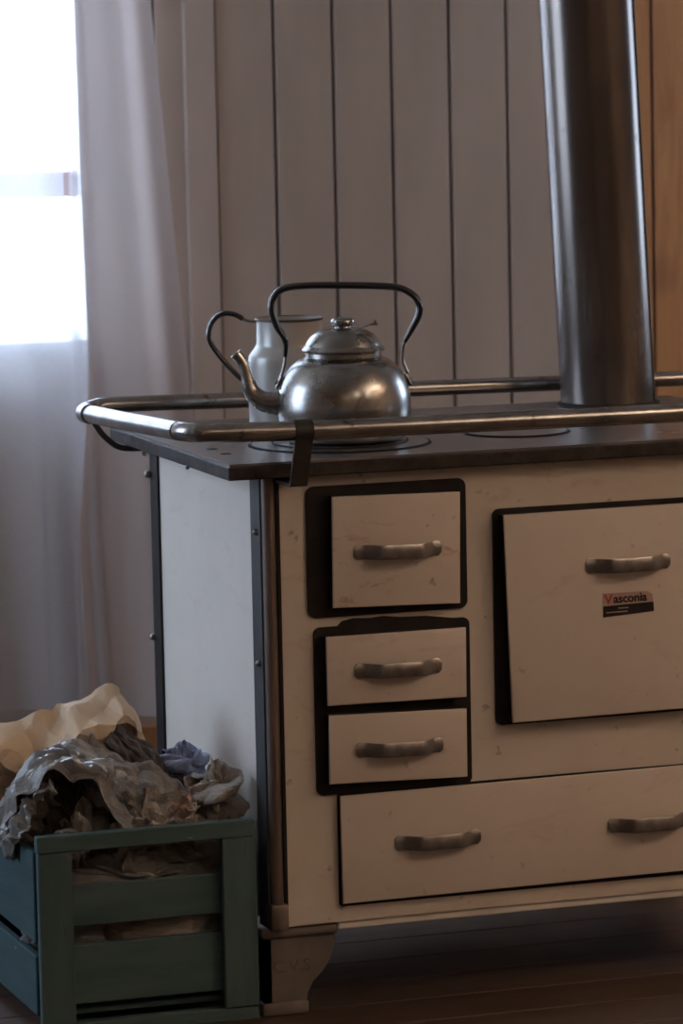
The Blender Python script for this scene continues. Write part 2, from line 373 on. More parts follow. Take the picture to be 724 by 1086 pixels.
for (a, b, c, d) in ((WIN[0]+0.03, -0.33, WIN[2], 1.083), (-0.285, WIN[1]-0.028, WIN[2], 1.083), (WIN[0]+0.03, -0.33, 1.132, WIN[3]-0.03), (-0.285, WIN[1]-0.028, 1.132, WIN[3]-0.03)):
    wbox('pane', (a, b, WY+0.068, WY+0.072, c, d), M['glass'], bev=0)

# ------------------------------------------------------------------ curtains
def curtain(name, xl, xr, ytop, fold, mat, nx=120, nz=60, ztop=2.18, zbot=0.125):
    # xl(z), xr(z): side edges; fold(s, z) depth offset
    bm = bmesh.new(); rows = []
    for j in range(nz+1):
        z = zbot + (ztop-zbot)*j/nz; row = []
        for i in range(nx+1):
            s = i/nx; a, b = xl(z), xr(z)
            row.append(bm.verts.new((a + (b-a)*s, ytop + fold(s, z), z + 0.008*math.sin(s*9+1)*(1 if j == 0 else 0))))
        rows.append(row)
    for j in range(nz):
        for i in range(nx):
            bm.faces.new((rows[j][i], rows[j][i+1], rows[j+1][i+1], rows[j+1][i]))
    return bm_mesh(bm, name)
def lerp(z, pts):
    if z <= pts[0][0]: return pts[0][1]
    for (z0, v0), (z1, v1) in zip(pts, pts[1:]):
        if z <= z1: return v0 + (v1-v0)*(z-z0)/(z1-z0)
    return pts[-1][1]
def fold_sheer(s, z):
    g = 0.014 + 0.010*(2.2-z)/2
    return g*math.sin(s*46 + 0.5*math.sin(z*1.7)) + 0.012*math.sin(s*21 + z*0.8 + 1.1)
sc_ = empty('sheer_curtain', (-0.4, 2.0, 0.125)); tag(sc_, 'thin white see-through curtain hanging across the bright window', 'curtain')
me = curtain('panel', lambda z: -1.25, lambda z: lerp(z, [(0.125, 0.42), (0.72, 0.40), (0.80, 0.345), (0.86, 0.3010), (1.15, 0.2975), (1.45, 0.2925), (2.2, 0.28)]), 1.975, fold_sheer, M['sheer'], nx=170)
o = link('panel', me, M['sheer'], sc_, smooth=True); o.matrix_parent_inverse = Matrix.Translation(sc_.location).inverted()
def fold_drape(s, z):
    g = lerp(z, [(0.1, 0.026), (0.8, 0.020), (2.2, 0.015)])
    ph = 0.35*math.sin(z*1.6)
    return g*(math.sin(s*8.2 + ph + 0.2) + 0.22*math.sin(s*17 + 1.3 - ph*0.7)) * (0.4+0.6*math.sin(min(max(s, 0.02), 0.98)*math.pi))
dr = empty('gathered_curtain', (0.45, 1.97, 0.125)); tag(dr, 'heavier greyish pink gathered curtain beside the board wall', 'curtain')
me = curtain('panel', lambda z: lerp(z, [(0.125, 0.300), (0.48, 0.290), (0.72, 0.315), (0.83, 0.316), (1.15, 0.311), (1.45, 0.308), (2.2, 0.30)]),
             lambda z: lerp(z, [(0.125, 0.58), (0.715, 0.512), (1.195, 0.4738), (1.4516, 0.4535), (2.2, 0.41)]), 1.90, fold_drape, M['drape'], nx=110, nz=70)
o = link('panel', me, M['drape'], dr, smooth=True); o.matrix_parent_inverse = Matrix.Translation(dr.location).inverted()
me = curtain('sheer_edge', lambda z: lerp(z, [(0.125, 0.285), (0.48, 0.280), (0.72, 0.285), (0.83, 0.2870), (1.15, 0.2935), (1.45, 0.2920), (2.2, 0.28)]),
             lambda z: lerp(z, [(0.125, 0.36), (0.72, 0.345), (0.83, 0.338), (1.45, 0.325), (2.2, 0.31)]), 1.915, lambda s, z: 0.006*math.sin(s*7+z), M['sheer'], nx=20)
o = link('sheer_edge', me, M['sheer'], dr, smooth=True); o.matrix_parent_inverse = Matrix.Translation(dr.location).inverted()
rod = link('curtain_rod', tube_mesh([Vector((-1.35, 1.94, 2.19)), Vector((0.6, 1.94, 2.19))], 0.011), M['nickel'], smooth=True)
tag(rod, 'steel rod that carries both curtains above the window', 'curtain rod')

# ------------------------------------------------------------------ stove
PT = 0.800; YB = 0.030; XB = 0.0586; XE = 0.875; BK = 0.590
PXE = 0.935; PD = 0.620
st = empty('wood_stove', (0.46, 0.31, 0.0)); tag(st, 'cream enamelled wood cooking stove with black iron top and doors', 'stove')
SI = Matrix.Translation(st.location).inverted()
def sp(o, parent=None):
    o.parent = parent or st
    if parent is None: o.matrix_parent_inverse = SI
    return o
def sbox(name, b, mat, bev=0.0, seg=2, smooth=False): return sp(box(name, b, mat, bev=bev, seg=seg, smooth=smooth))
# body shell
sbox('front_panel', (XB+0.022, XE-0.022, YB, YB+0.02, 0.130, PT-0.022), M['enamel'], bev=0.002)
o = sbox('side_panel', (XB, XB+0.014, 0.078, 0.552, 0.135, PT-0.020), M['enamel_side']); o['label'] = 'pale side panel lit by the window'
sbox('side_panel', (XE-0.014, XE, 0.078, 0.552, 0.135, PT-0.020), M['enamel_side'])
sbox('back_panel', (XB, XE, BK-0.012, BK, 0.135, PT-0.020), M['black'])
sbox('base_panel', (XB+0.01, XE-0.01, 0.05, BK-0.01, 0.130, 0.142), M['black'])
sbox('lower_lip', (XB+0.10, XE-0.10, YB+0.004, YB+0.016, 0.119, 0.131), M['enamel_side'], bev=0.003)
# rear angle flange and bolts
for xa, s in ((XB, -1), (XE, 1)):
    sbox('rear_flange', (min(xa, xa+s*0.004)-0.0, max(xa, xa+s*0.004), 0.552, 0.592, 0.128, PT-0.020), M['black'])
bolt_me = lathe_mesh([(0, 0.010), (0.003, 0.0095), (0.0055, 0.007), (0.006, 0.003), (0.006, 0), ], 14, 'bolt', cap1=True)
def bolt(loc, rot, mat='nickel', sc=1.0):
    o = bpy.data.objects.new('bolt', bolt_me); C.objects.link(o)
    if not bolt_me.materials: bolt_me.materials.append(M['nickel'])
    for p in bolt_me.polygons: p.use_smooth = True
    sp(o); o.location = loc; o.rotation_euler = rot; o.scale = (sc,)*3; return o
bolt((XB-0.004, 0.588, 0.728), (0, R(-90), 0)); bolt((XB-0.004, 0.588, 0.475), (0, R(-90), 0), sc=0.8)
# corner posts: grey side flange + bronze rounded front bead
for xa, s in ((XB, 1), (XE, -1)):
    a, b = sorted((xa - s*0.004, xa + s*0.010))
    sbox('side_flange', (a, b, YB+0.004, 0.079, 0.128, PT-0.020), M['flange'], bev=0.0015)
    bm = bmesh.new(); prof = []
    cx = xa + s*0.009
    for k in range(13):
        an = math.pi*k/12
        prof.append((cx + 0.0105*math.cos(an), YB + 0.006 - 0.0125*math.sin(an)))
    prof = [(cx+0.0105, YB+0.016)] + prof + [(cx-0.0105, YB+0.016)]
    lo = [bm.verts.new((p[0], p[1], 0.132)) for p in prof]; hi = [bm.verts.new((p[0], p[1], PT-0.020)) for p in prof]
    for k in range(len(prof)-1): bm.faces.new((lo[k], lo[k+1], hi[k+1], hi[k]))
    bm.faces.new(hi); bm.faces.new(list(reversed(lo)))
    bmesh.ops.recalc_face_normals(bm, faces=bm.faces)
    sp(autosmooth(link('corner_post', bm_mesh(bm), M['post']), 40))
    c2 = xa + s*0.0215
    sbox('post_edge', (c2-0.0025, c2+0.0025, YB-0.002, YB+0.014, 0.134, PT-0.02), M['black'])
    # foot socket of the post
    bm = bmesh.new(); add_box(bm, cx-0.0135, cx+0.0135, YB-0.011, YB+0.02, 0.127, 0.166, bev=0.004)
    sp(autosmooth(link('post_socket', bm_mesh(bm), M['post'])))
for z in (0.700, 0.512): bolt((XB-0.003, 0.048, z), (0, R(-90), 0), sc=0.75)
# ornate legs
def leg_mesh(flip):
    out = [(0.000, 0.118), (0.108, 0.118), (0.107, 0.096), (0.100, 0.075), (0.088, 0.058), (0.074, 0.045), (0.066, 0.030), (0.064, 0.018), (0.000, 0.018)]
    bm = bmesh.new()
    def prism(pts, y0, y1):
        a = [bm.verts.new((p[0]*flip, y0, p[1])) for p in pts]; b = [bm.verts.new((p[0]*flip, y1, p[1])) for p in pts]
        n = len(pts)
        bm.faces.new(a); bm.faces.new(list(reversed(b)))
        for i in range(n): bm.faces.new((a[i], b[i], b[(i+1) % n], a[(i+1) % n]))
    prism(out, 0.0, 0.012)
    # return flange seen on the side
    x = sorted((0.0, 0.012*flip)); add_box(bm, x[0], x[1], 0.0, 0.085, 0.018, 0.118)
    x = sorted((-0.003*flip, 0.066*flip)); add_box(bm, x[0], x[1], -0.004, 0.020, 0.0, 0.019, bev=0.003)
    x = sorted((-0.004*flip, 0.113*flip)); add_box(bm, x[0], x[1], -0.006, 0.020, 0.112, 0.129, bev=0.006, seg=3)
    bmesh.ops.recalc_face_normals(bm, faces=bm.faces)
    return bm_mesh(bm, 'leg')
legL, legR = leg_mesh(1), leg_mesh(-1)
def text_mesh(s, size, ext=0.0004, bold=0.0):
    cu = bpy.data.curves.new('txt', 'FONT'); cu.body = s; cu.size = size; cu.extrude = ext; cu.align_x = 'LEFT'; cu.offset = bold
    o = bpy.data.objects.new('txt', cu); C.objects.link(o)
    dg = bpy.context.evaluated_depsgraph_get(); me = bpy.data.meshes.new_from_object(o.evaluated_get(dg))
    C.objects.unlink(o); bpy.data.objects.remove(o); return me
lp = 0.0476
for me, x, yy, rz in ((legL, lp, YB+0.012, 0), (legR, XE+0.011, YB+0.012, 0), (legR, lp, BK-0.004, math.pi), (legL, XE+0.011, BK-0.004, math.pi)):
    o = link('leg', me, M['leg']); sp(o); o.location = (x, yy, 0); o.rotation_euler = (0, 0, rz)
    autosmooth(o)
    if me is legL and x == lp:
        e = link('embossed_letters', text_mesh('C.V.S', 0.026, 0.0010), M['emboss'], o); e.location = (0.014, -0.0004, 0.062); e.rotation_euler = (R(90), 0, 0)
# top plate with circular burner wells and concentric rings
sbox('top_plate', (0, PXE, 0, PD, PT-0.0195, PT), M['plate_edge'], bev=0.0022)
def ring(name, cx, cy, r0, r1, z0, z1, mat, n=56):
    me = lathe_mesh([(r0, z0), (r1, z0), (r1, z1), (r0, z1), (r0, z0)], n, name)
    o = link(name, me, mat); sp(o); o.location = (cx, cy, 0); return o
def disc(name, cx, cy, r, z0, z1, mat, n=56):
    me = lathe_mesh([(0, z0), (r, z0), (r, z1), (0, z1)], n, name)
    o = link(name, me, mat); sp(o); o.location = (cx, cy, 0); return o
# the plate surface is laid around the wells
bm = bmesh.new()
B1 = (0.2285, 0.188); B2 = (0.512, 0.208)
def cook_surface():
    e = 0.003; z = PT; th = 0.0035
    outer = [(e, e), (PXE-e, e), (PXE-e, PD-e), (e, PD-e)]
    holes = [(B1[0], B1[1], 0.1345), (B2[0], B2[1], 0.0805)]
    bm = bmesh.new(); edges = []
    def loop(pts):
        vs = [bm.verts.new((p[0], p[1], z+th)) for p in pts]
        for i in range(len(vs)): edges.append(bm.edges.new((vs[i], vs[(i+1) % len(vs)])))
    loop(outer)
    for (cx, cy, r) in holes: loop([(cx + r*math.cos(2*math.pi*k/64), cy + r*math.sin(2*math.pi*k/64)) for k in range(64)])
    bmesh.ops.triangle_fill(bm, use_beauty=True, use_dissolve=False, edges=edges)
    # drop faces inside holes
    kill = [f for f in bm.faces if any((f.calc_center_median().xy - Vector((cx, cy))).length < r*0.985 for (cx, cy, r) in holes)]
    bmesh.ops.delete(bm, geom=kill, context='FACES')
    ex = bmesh.ops.extrude_face_region(bm, geom=list(bm.faces))
    for v in [g for g in ex['geom'] if isinstance(g, bmesh.types.BMVert)]: v.co.z = z + th
    ups = {v for v in ex['geom'] if isinstance(v, bmesh.types.BMVert)}
    for v in bm.verts:
        if v not in ups: v.co.z = z - 0.001
    bmesh.ops.recalc_face_normals(bm, faces=bm.faces)
    return bm_mesh(bm, 'cooking_surface')
bm.free()
sp(link('cooking_surface', cook_surface(), M['plate']))
PS = PT + 0.0035
for (cx, cy), rs in ((B1, (0.1315, 0.100, 0.066)), (B2, (0.0775,))):
    disc('burner_well', cx, cy, rs[0]+0.0025, PT-0.004, PT+0.0004, M['black'])
    edges_ = list(rs) + [0.0]
    for q, (a, b) in enumerate(zip(edges_, edges_[1:])):
        zt = PS + 0.0026*min(q+1, 2)
        ring('burner_rim', cx, cy, a-0.0028, a, PT, zt-0.0003, M['black'])
        if b > 0: ring('burner_ring', cx, cy, b-0.001, a-0.0027, PT, zt, M['plate'])
        else: disc('burner_cover', cx, cy, a-0.0027, PT, zt, M['plate'])
disc('lifter_slot', B2[0]-0.005, B2[1]+0.01, 0.007, PS+0.001, PS+0.0029, M['black'], 16)
for (a, b) in ((0.040, 0.209), (0.039, 0.139), (0.122, 0.545)): disc('plate_hole_disc', a, b, 0.0085, PS-0.001, PS+0.0006, M['black'], 18)  # flat black discs stand in for the dark holes in the plate
# front doors and drawers -----------------------------------------------------
def rrect(x0, x1, z0, z1, r, n=6):
    pts = []
    for (cx, cz, a0) in ((x1-r, z1-r, 0), (x0+r, z1-r, 90), (x0+r, z0+r, 180), (x1-r, z0+r, 270)):
        for k in range(n+1):
            a = R(a0 + 90*k/n); pts.append((cx + r*math.cos(a), cz + r*math.sin(a)))
    return pts
def slab(name, pts, y0, y1, mat, parent=None, bev=0.0):
    bm = bmesh.new()
    a = [bm.verts.new((p[0], y0, p[1])) for p in pts]; b = [bm.verts.new((p[0], y1, p[1])) for p in pts]; n = len(pts)
    f0 = bm.faces.new(a); bm.faces.new(list(reversed(b)))
    for i in range(n): bm.faces.new((a[i], b[i], b[(i+1) % n], a[(i+1) % n]))
    bmesh.ops.recalc_face_normals(bm, faces=bm.faces)
    if bev: bmesh.ops.bevel(bm, geom=list(f0.edges), offset=bev, segments=2, affect='EDGES', profile=0.5)
    o = link(name, bm_mesh(bm, name), mat); autosmooth(o, 50)
    if parent is None: sp(o)
    else: o.parent = parent
    return o
# black surrounds
slab('door_surround', rrect(0.1215, 0.3625, 0.574, 0.7625, 0.012), YB-0.004, YB+0.002, M['black'])
slab('drawer_surround', rrect(0.1290, 0.3650, 0.3175, 0.5605, 0.010), YB-0.0035, YB+0.002, M['black'])
slab('dark_patch', [(0.165, 0.5600), (0.172, 0.567), (0.19, 0.5705), (0.215, 0.569), (0.235, 0.5705), (0.26, 0.5675), (0.30, 0.5665), (0.345, 0.5600)], YB-0.0032, YB+0.002, M['black'])  # irregular black patch along the top of the drawer surround
slab('oven_surround', rrect(0.4035, 0.812, 0.399, 0.7145, 0.010), YB-0.004, YB+0.002, M['black'])
slab('drawer_gap', rrect(0.1595, 0.800, 0.1535, 0.3195, 0.006), YB-0.001, YB+0.002, M['black'])
def handle_mesh(L=0.131, H=0.0205, D=0.019):
    path = []
    for k in range(33):
        t = -1 + 2*k/32; a = abs(t)
        d = D*(1 if a < 0.42 else (0.5+0.5*math.cos(math.pi*(a-0.42)/0.44) if a < 0.86 else 0.0))
        d = d*(0.93 + 0.07*math.cos(t*2))
        path.append((t*L/2, -d - 0.002, a))
    bm = bmesh.new(); rows = []
    for (x, yv, a) in path:
        h = H/2*(1.0 + (0.05 if a > 0.84 else 0)) * (1 if a < 0.95 else (0.86 if a < 0.99 else 0.6))
        row = []
        for (yy, zz) in ((0.002, -h), (-0.001, -h), (-0.0022, -h*0.7), (-0.0026, 0), (-0.0022, h*0.7), (-0.001, h), (0.002, h)):
            row.append(bm.verts.new((x, yv+yy, zz)))
        rows.append(row)
    for a, b in zip(rows, rows[1:]):
        for i in range(7): bm.faces.new((a[i], a[(i+1) % 7], b[(i+1) % 7], b[i]))
    bm.faces.new(rows[0]); bm.faces.new(list(reversed(rows[-1])))
    bmesh.ops.recalc_face_normals(bm, faces=bm.faces)
    me = bm_mesh(bm, 'handle'); me.materials.append(M['nickel'])
    return me
HM = handle_mesh()
def handle(parent, x, y, z, tilt=0.0):
    o = bpy.data.objects.new('handle', HM); C.objects.link(o); o.parent = parent
    o.matrix_parent_inverse = Matrix.Identity(4); o.location = (x, y, z); o.rotation_euler = (0, tilt, 0)
    return o
autosmooth(bpy.data.objects.new('tmp', HM), 45)
def front(name, quad, y0, hs, mat=M['enamel_drawer'], bev=0.003, label=None):
    # quad: TL TR BR BL (x,z); slab from y0 to body front, black edge behind a thin enamel face
    o = slab(name, quad, y0, y0+0.004, mat, bev=0.0018)
    cx = sum(q[0] for q in quad)/4; cz = sum(q[1] for q in quad)/4
    ins = [(cx+(x-cx)*0.992, cz+(z-cz)*0.990) for x, z in quad]
    slab('door_edge', ins, y0+0.004, YB-0.003, M['black'], parent=o)
    for (hx, hz, tl) in hs: handle(o, hx, y0, hz, tl)
    if label: o['label'] = label
    return o
front('firebox_door', [(0.154, 0.7490), (0.347, 0.7450), (0.3445, 0.5845), (0.1525, 0.5900)], 0.006, [(0.2500, 0.6672, R(0.6))], mat=M['enamel_door'], label='upper cream door with rust scuffs')
front('drawer', [(0.1413, 0.5490), (0.3525, 0.5490), (0.3517, 0.4478), (0.1417, 0.4500)], 0.006, [(0.2473, 0.4975, 0)])
front('drawer', [(0.1428, 0.4360), (0.3514, 0.4310), (0.351, 0.3315), (0.142, 0.3368)], 0.006, [(0.2472, 0.3828, R(0.6))])
front('wide_drawer', [(0.1612, 0.3160), (0.797, 0.3195), (0.797, 0.1620), (0.162, 0.1590)], 0.018, [(0.3070, 0.2410, 0), (0.6375, 0.2390, 0)])
od = front('oven_door', [(0.4111, 0.7080), (0.800, 0.7090), (0.799, 0.4075), (0.4205, 0.4052)], 0.002, [(0.6015, 0.6265, 0)])
# sticker on the oven door
sk = slab('sticker', [(0.5622, 0.5850), (0.6325, 0.5840), (0.6400, 0.5790), (0.6418, 0.5540), (0.5620, 0.5497)], 0.0014, 0.0024, M['st_pink'], parent=od)
sk['label'] = 'worn maker sticker with lettering'
slab('sticker_band', [(0.5621, 0.5660), (0.6412, 0.5680), (0.6418, 0.5540), (0.5620, 0.5497)], 0.0011, 0.0016, M['st_black'], parent=sk)
for s, size, x, z, mat in (('V', 0.0195, 0.5645, 0.5690, 'st_red'), ('asconia', 0.0178, 0.5785, 0.5700, 'st_black'), ('.........', 0.0080, 0.586, 0.5615, 'st_pink'), ('...................', 0.0080, 0.567, 0.5560, 'st_pink')):
    tm = link('lettering', text_mesh(s, size, 0.0002, 0.00045), M[mat], sk); tm.location = (x, 0.0009, z); tm.rotation_euler = (R(90), R(-0.6), 0)
# guard rail ------------------------------------------------------------------
rp = [(0.99, -0.042, 0.846), (0.671, -0.043, 0.8465), (0.30, -0.044, 0.849), (0.095, -0.045, 0.851), (-0.030, -0.045, 0.8545), (-0.058, -0.034, 0.8555), (-0.0705, -0.004, 0.8553), (-0.0695, 0.03, 0.854), (-0.055, 0.35, 0.838), (-0.040, 0.600, 0.8255)]
o = sp(link('guard_rail', tube_mesh(catmull(rp, 8), 0.0138, 20), M['rail'], smooth=True)); autosmooth(o, 50)
rp = [(-0.034, 0.618, 0.8245), (-0.020, 0.638, 0.8260), (0.012, 0.650, 0.8318), (0.224, 0.650, 0.8285), (0.36, 0.650, 0.8300), (0.504, 0.650, 0.8320), (0.944, 0.650, 0.8262), (0.99, 0.650, 0.826)]
o = sp(link('guard_rail', tube_mesh(catmull(rp, 8), 0.0122, 20), M['rail'], smooth=True)); autosmooth(o, 50)
cp = catmull([(-0.0425, 0.572, 0.8272), (-0.0400, 0.600, 0.8256), (-0.036, 0.621, 0.8250), (-0.020, 0.640, 0.8262), (-0.006, 0.646, 0.8290)], 6)
o = sp(link('rail_elbow', tube_mesh(cp, 0.0156, 20), M['rail'], smooth=True)); autosmooth(o, 50)
o = sp(link('rail_right_end', tube_mesh(catmull([(0.985, -0.042, 0.846), (1.000, -0.02, 0.846), (1.004, 0.02, 0.845), (0.999, 0.60, 0.828), (0.985, 0.650, 0.826)], 8), 0.0138, 18), M['rail'], smooth=True)); autosmooth(o, 50)
# strap bracket over the front rail
def bracket(bx):
    W2 = 0.0135
    prof = []     # (y, z) closed strip around the tube and down to the front
    c = (-0.0447, 0.8508); ro = 0.0165
    for k in range(0, 15):
        a = R(-60 + k*20); prof.append((c[0] + ro*math.cos(a), c[1] + ro*math.sin(a)))
    bm = bmesh.new()
    def ribbon(pr, xs):
        a = [bm.verts.new((bx+xs(z)-W2, y, z)) for y, z in pr]; b = [bm.verts.new((bx+xs(z)+W2*0.9, y, z)) for y, z in pr]; n = len(pr)
        bm.faces.new(a); bm.faces.new(list(reversed(b)))
        for i in range(n): bm.faces.new((a[i], b[i], b[(i+1) % n], a[(i+1) % n]))
    ribbon(prof, lambda z: 0)
    drop = [(-0.059, 0.846), (-0.0555, 0.835), (-0.050, 0.80), (-0.046, 0.774), (-0.043, 0.7725), (0.031, 0.7725), (0.031, 0.7765), (-0.039, 0.7765), (-0.042, 0.780), (-0.045, 0.80), (-0.050, 0.834)]
    ribbon(drop, lambda z: -0.008*(0.846-z)/0.08)
    bmesh.ops.recalc_face_normals(bm, faces=bm.faces)
    o = sp(link('rail_bracket', bm_mesh(bm), M['bracket'])); autosmooth(o, 40); return o
for bx in (0.096, 0.86): bracket(bx)
o = sp(link('rail_bracket', tube_mesh(catmull([(-0.044, 0.545, 0.816), (-0.03, 0.54, 0.795), (-0.008, 0.53, 0.778), (0.03, 0.52, 0.776)], 6), 0.0045, 10), M['black'], smooth=True))
bolt((0.022, 0.50, 0.776), (R(180), 0, 0)); bolt((0.0, 0.20, 0.783), (R(180), 0, 0), sc=.6)

# ------------------------------------------------------------------ stove pipe
PB = Vector((0.7868, 0.520, PS))
pd = Vector((-0.040, 0.012, 1.0)).normalized()
pp = empty('stove_pipe', PB); tag(pp, 'tall dark steel stove pipe rising from the stove top', 'stove pipe')
Lp = (2.58-PS)/pd.z
bm_path = [pd*(Lp*k/12) for k in range(13)]
o = link('pipe', tube_mesh(bm_path, 0.0745, 64), M['pipe'], pp); autosmooth(o, 50)
o = link('collar', lathe_mesh([(0.0735, 0.0), (0.081, 0.0), (0.081, 0.004), (0.0765, 0.007), (0.0735, 0.007)], 56), M['black'], pp); autosmooth(o, 40)
sm = [pd*(Lp*k/12) + Vector((0.060, -0.0455, 0)) for k in range(13)]
link('seam', tube_mesh(sm, 0.0012, 6), M['pipe'], pp)

# ------------------------------------------------------------------ kettle
kt = empty('kettle', (0.2333, 0.1785, PS+0.0053), -YAW); tag(kt, 'round aluminium kettle with black bail handle on the front burner', 'kettle')
DZ = -0.0035
def smoothprof(p, sub=4):
    q = catmull([(a, b, 0) for a, b in p], sub); return [(max(v.x, 0), v.y) for v in q]
prof = [(0, 0.0), (0.060, 0.0), (0.080, 0.001), (0.0875, 0.005), (0.0915, 0.012), (0.0948, 0.027), (0.0972, 0.043), (0.0970, 0.058), (0.0950, 0.0735), (0.0900, 0.0890), (0.0800, 0.1060), (0.0690, 0.1160), (0.0590, 0.1210), (0.0555, 0.1230)]
o = link('kettle_body', lathe_mesh(prof[:3] + smoothprof(prof[3:]) + [(0.0553, 0.130), (0.053, 0.130), (0.053, 0.118)], 64), M['alu'], kt); autosmooth(o, 50)
lid = link('lid', lathe_mesh([(0.052, 0.1235), (0.0555, 0.1295), (0.0596, 0.1310), (0.0604, 0.1335), (0.0588, 0.1360)] + smoothprof([(0.0560, 0.1385), (0.0520, 0.1460), (0.0450, 0.1545), (0.0360, 0.1600), (0.0240, 0.1633), (0.0130, 0.1645), (0.0, 0.1646)]), 56), M['alu'], kt); autosmooth(lid, 50)
o = link('knob', lathe_mesh(smoothprof([(0.0125, 0.1638), (0.0115, 0.1668), (0.0150, 0.1690), (0.0172, 0.1728), (0.0158, 0.1770), (0.0105, 0.1795), (0.0, 0.1803)]), 40), M['alu'], lid, smooth=True)
# dry curled leaf caught behind the lid
bm = bmesh.new()
pts = [(0.026, 0.012, 0.162), (0.036, 0.010, 0.1665), (0.043, 0.006, 0.168), (0.051, 0.006, 0.1665), (0.047, 0.010, 0.1745), (0.0445, 0.012, 0.1695), (0.036, 0.016, 0.1645)]
vs = [bm.verts.new(p) for p in pts]; bm.faces.new(vs)
ex = bmesh.ops.extrude_face_region(bm, geom=list(bm.faces))
for v in ex['geom']:
    if isinstance(v, bmesh.types.BMVert): v.co += Vector((0.0006, 0.0022, 0.0004))
bmesh.ops.recalc_face_normals(bm, faces=bm.faces)
o = link('lid_tag', bm_mesh(bm), M['leaf'], lid); o['label'] = 'small curled brown scrap beside the knob'
# spout
spp = [(-0.083, 0.0575), (-0.104, 0.0570), (-0.1206, 0.0610), (-0.1345, 0.0750), (-0.1408, 0.0975), (-0.1463, 0.1160), (-0.1560, 0.1300)]
path = catmull([(x, 0, z) for x, z in spp], 6)
rad = interp([0.0200, 0.0168, 0.0150, 0.0120, 0.0093, 0.0082, 0.0086], 6)
bm_s = tube_mesh(path, rad, 22, caps=False)
o = link('spout', bm_s, M['alu'], kt, smooth=True)
sm_ = o.modifiers.new('wall', 'SOLIDIFY'); sm_.thickness = 0.0012; sm_.offset = -1
link('spout_rim', tube_mesh([path[-1] + Vector((0.0086*math.cos(a)*0.82, 0.0086*math.sin(a), 0.0086*math.cos(a)*0.57)) for a in [2*math.pi*k/20 for k in range(21)]], 0.0011, 8), M['alu'], kt, smooth=True)
# bail handle
hp = [(-0.0848, 0.1240), (-0.0841, 0.1482), (-0.0950, 0.1681), (-0.1027, 0.1930), (-0.0995, 0.2105), (-0.0840, 0.2232), (-0.0504, 0.2268), (0.0011, 0.2262), (0.0722, 0.2226), (0.0985, 0.2132), (0.1108, 0.1985), (0.1107, 0.1810), (0.1005, 0.1615), (0.0893, 0.1420)]
path = catmull([(x, 0, z) for x, z in hp], 6)
rad = interp([0.0028, 0.0044] + [0.0052]*10 + [0.0046, 0.003], 6)
o = link('bail_handle', tube_mesh(path, rad, 14, squash=(Vector((0, 1, 0)), 1.7)), M['bakelite'], kt, smooth=True)
for pts in ([(-0.0845, 0, 0.142), (-0.0848, 0, 0.120), (-0.088, 0, 0.104), (-0.0945, 0, 0.0885)], [(0.0898, 0, 0.143), (0.0866, 0, 0.127), (0.087, 0, 0.112), (0.0935, 0, 0.0960)]):
    link('handle_wire', tube_mesh(catmull(pts, 6), 0.0024, 10, squash=(Vector((0, 1, 0)), 1.8)), M['alu'], kt, smooth=True)
for s in (-1, 1):
    bm = bmesh.new(); add_box(bm, -0.0025, 0.0025, -0.008, 0.008, -0.011, 0.011, bev=0.0022, seg=2)
    o = link('handle_lug', bm_mesh(bm), M['alu'], kt); o.location = (s*0.0935, 0, 0.0875); o.rotation_euler = (0, R(-s*24), 0); autosmooth(o)
    r = bpy.data.objects.new('rivet', bolt_me); C.objects.link(r); r.parent = o; r.location = (s*0.001, 0, -0.002); r.rotation_euler = (0, R(90*s), 0); r.scale = (0.6,)*3

# ------------------------------------------------------------------ jug
jg = empty('jug', (0.236, 0.440, PS), -YAW); tag(jg, 'pale metal milk jug with black side handle behind the kettle', 'jug')
jp = [(0, 0), (0.061, 0.0), (0.0635, 0.003), (0.0635, 0.060), (0.0632, 0.100)] + smoothprof([(0.0630, 0.1040), (0.0615, 0.1110), (0.0560, 0.1190), (0.0510, 0.1260), (0.0496, 0.1330)]) + [(0.0494, 0.160), (0.0500, 0.1665), (0.0482, 0.1665), (0.0476, 0.133), (0.0585, 0.110), (0.0612, 0.100), (0.0612, 0.006), (0, 0.004)]
o = link('jug_body', lathe_mesh(jp, 56), M['jug'], jg); autosmooth(o, 50)
o = link('jug_rim', tube_mesh([Vector((0.0500*math.cos(a), 0.0500*math.sin(a), 0.1655)) for a in [2*math.pi*k/56 for k in range(57)]], 0.0019, 8, caps=False), M['jugrim'], jg, smooth=True)
hp = [(-0.0700, 0.1668), (-0.0780, 0.1720), (-0.0900, 0.1755), (-0.1020, 0.1745), (-0.1130, 0.1670), (-0.1205, 0.1535), (-0.1207, 0.1350), (-0.1069, 0.1125), (-0.0869, 0.0885), (-0.0700, 0.0720)]
o = link('jug_handle', tube_mesh(catmull([(x, 0, z) for x, z in hp], 6), 0.0040, 12, squash=(Vector((0, 1, 0)), 1.9)), M['bakelite'], jg, smooth=True)
link('handle_wire', tube_mesh(catmull([(-0.0490, 0, 0.1625), (-0.0600, 0, 0.1632), (-0.0715, 0, 0.1680)], 5), 0.0022, 8), M['alu'], jg, smooth=True)
link('handle_wire', tube_mesh(catmull([(-0.0720, 0, 0.0738), (-0.0660, 0, 0.0680), (-0.0625, 0, 0.0630)], 5), 0.0022, 8), M['alu'], jg, smooth=True)

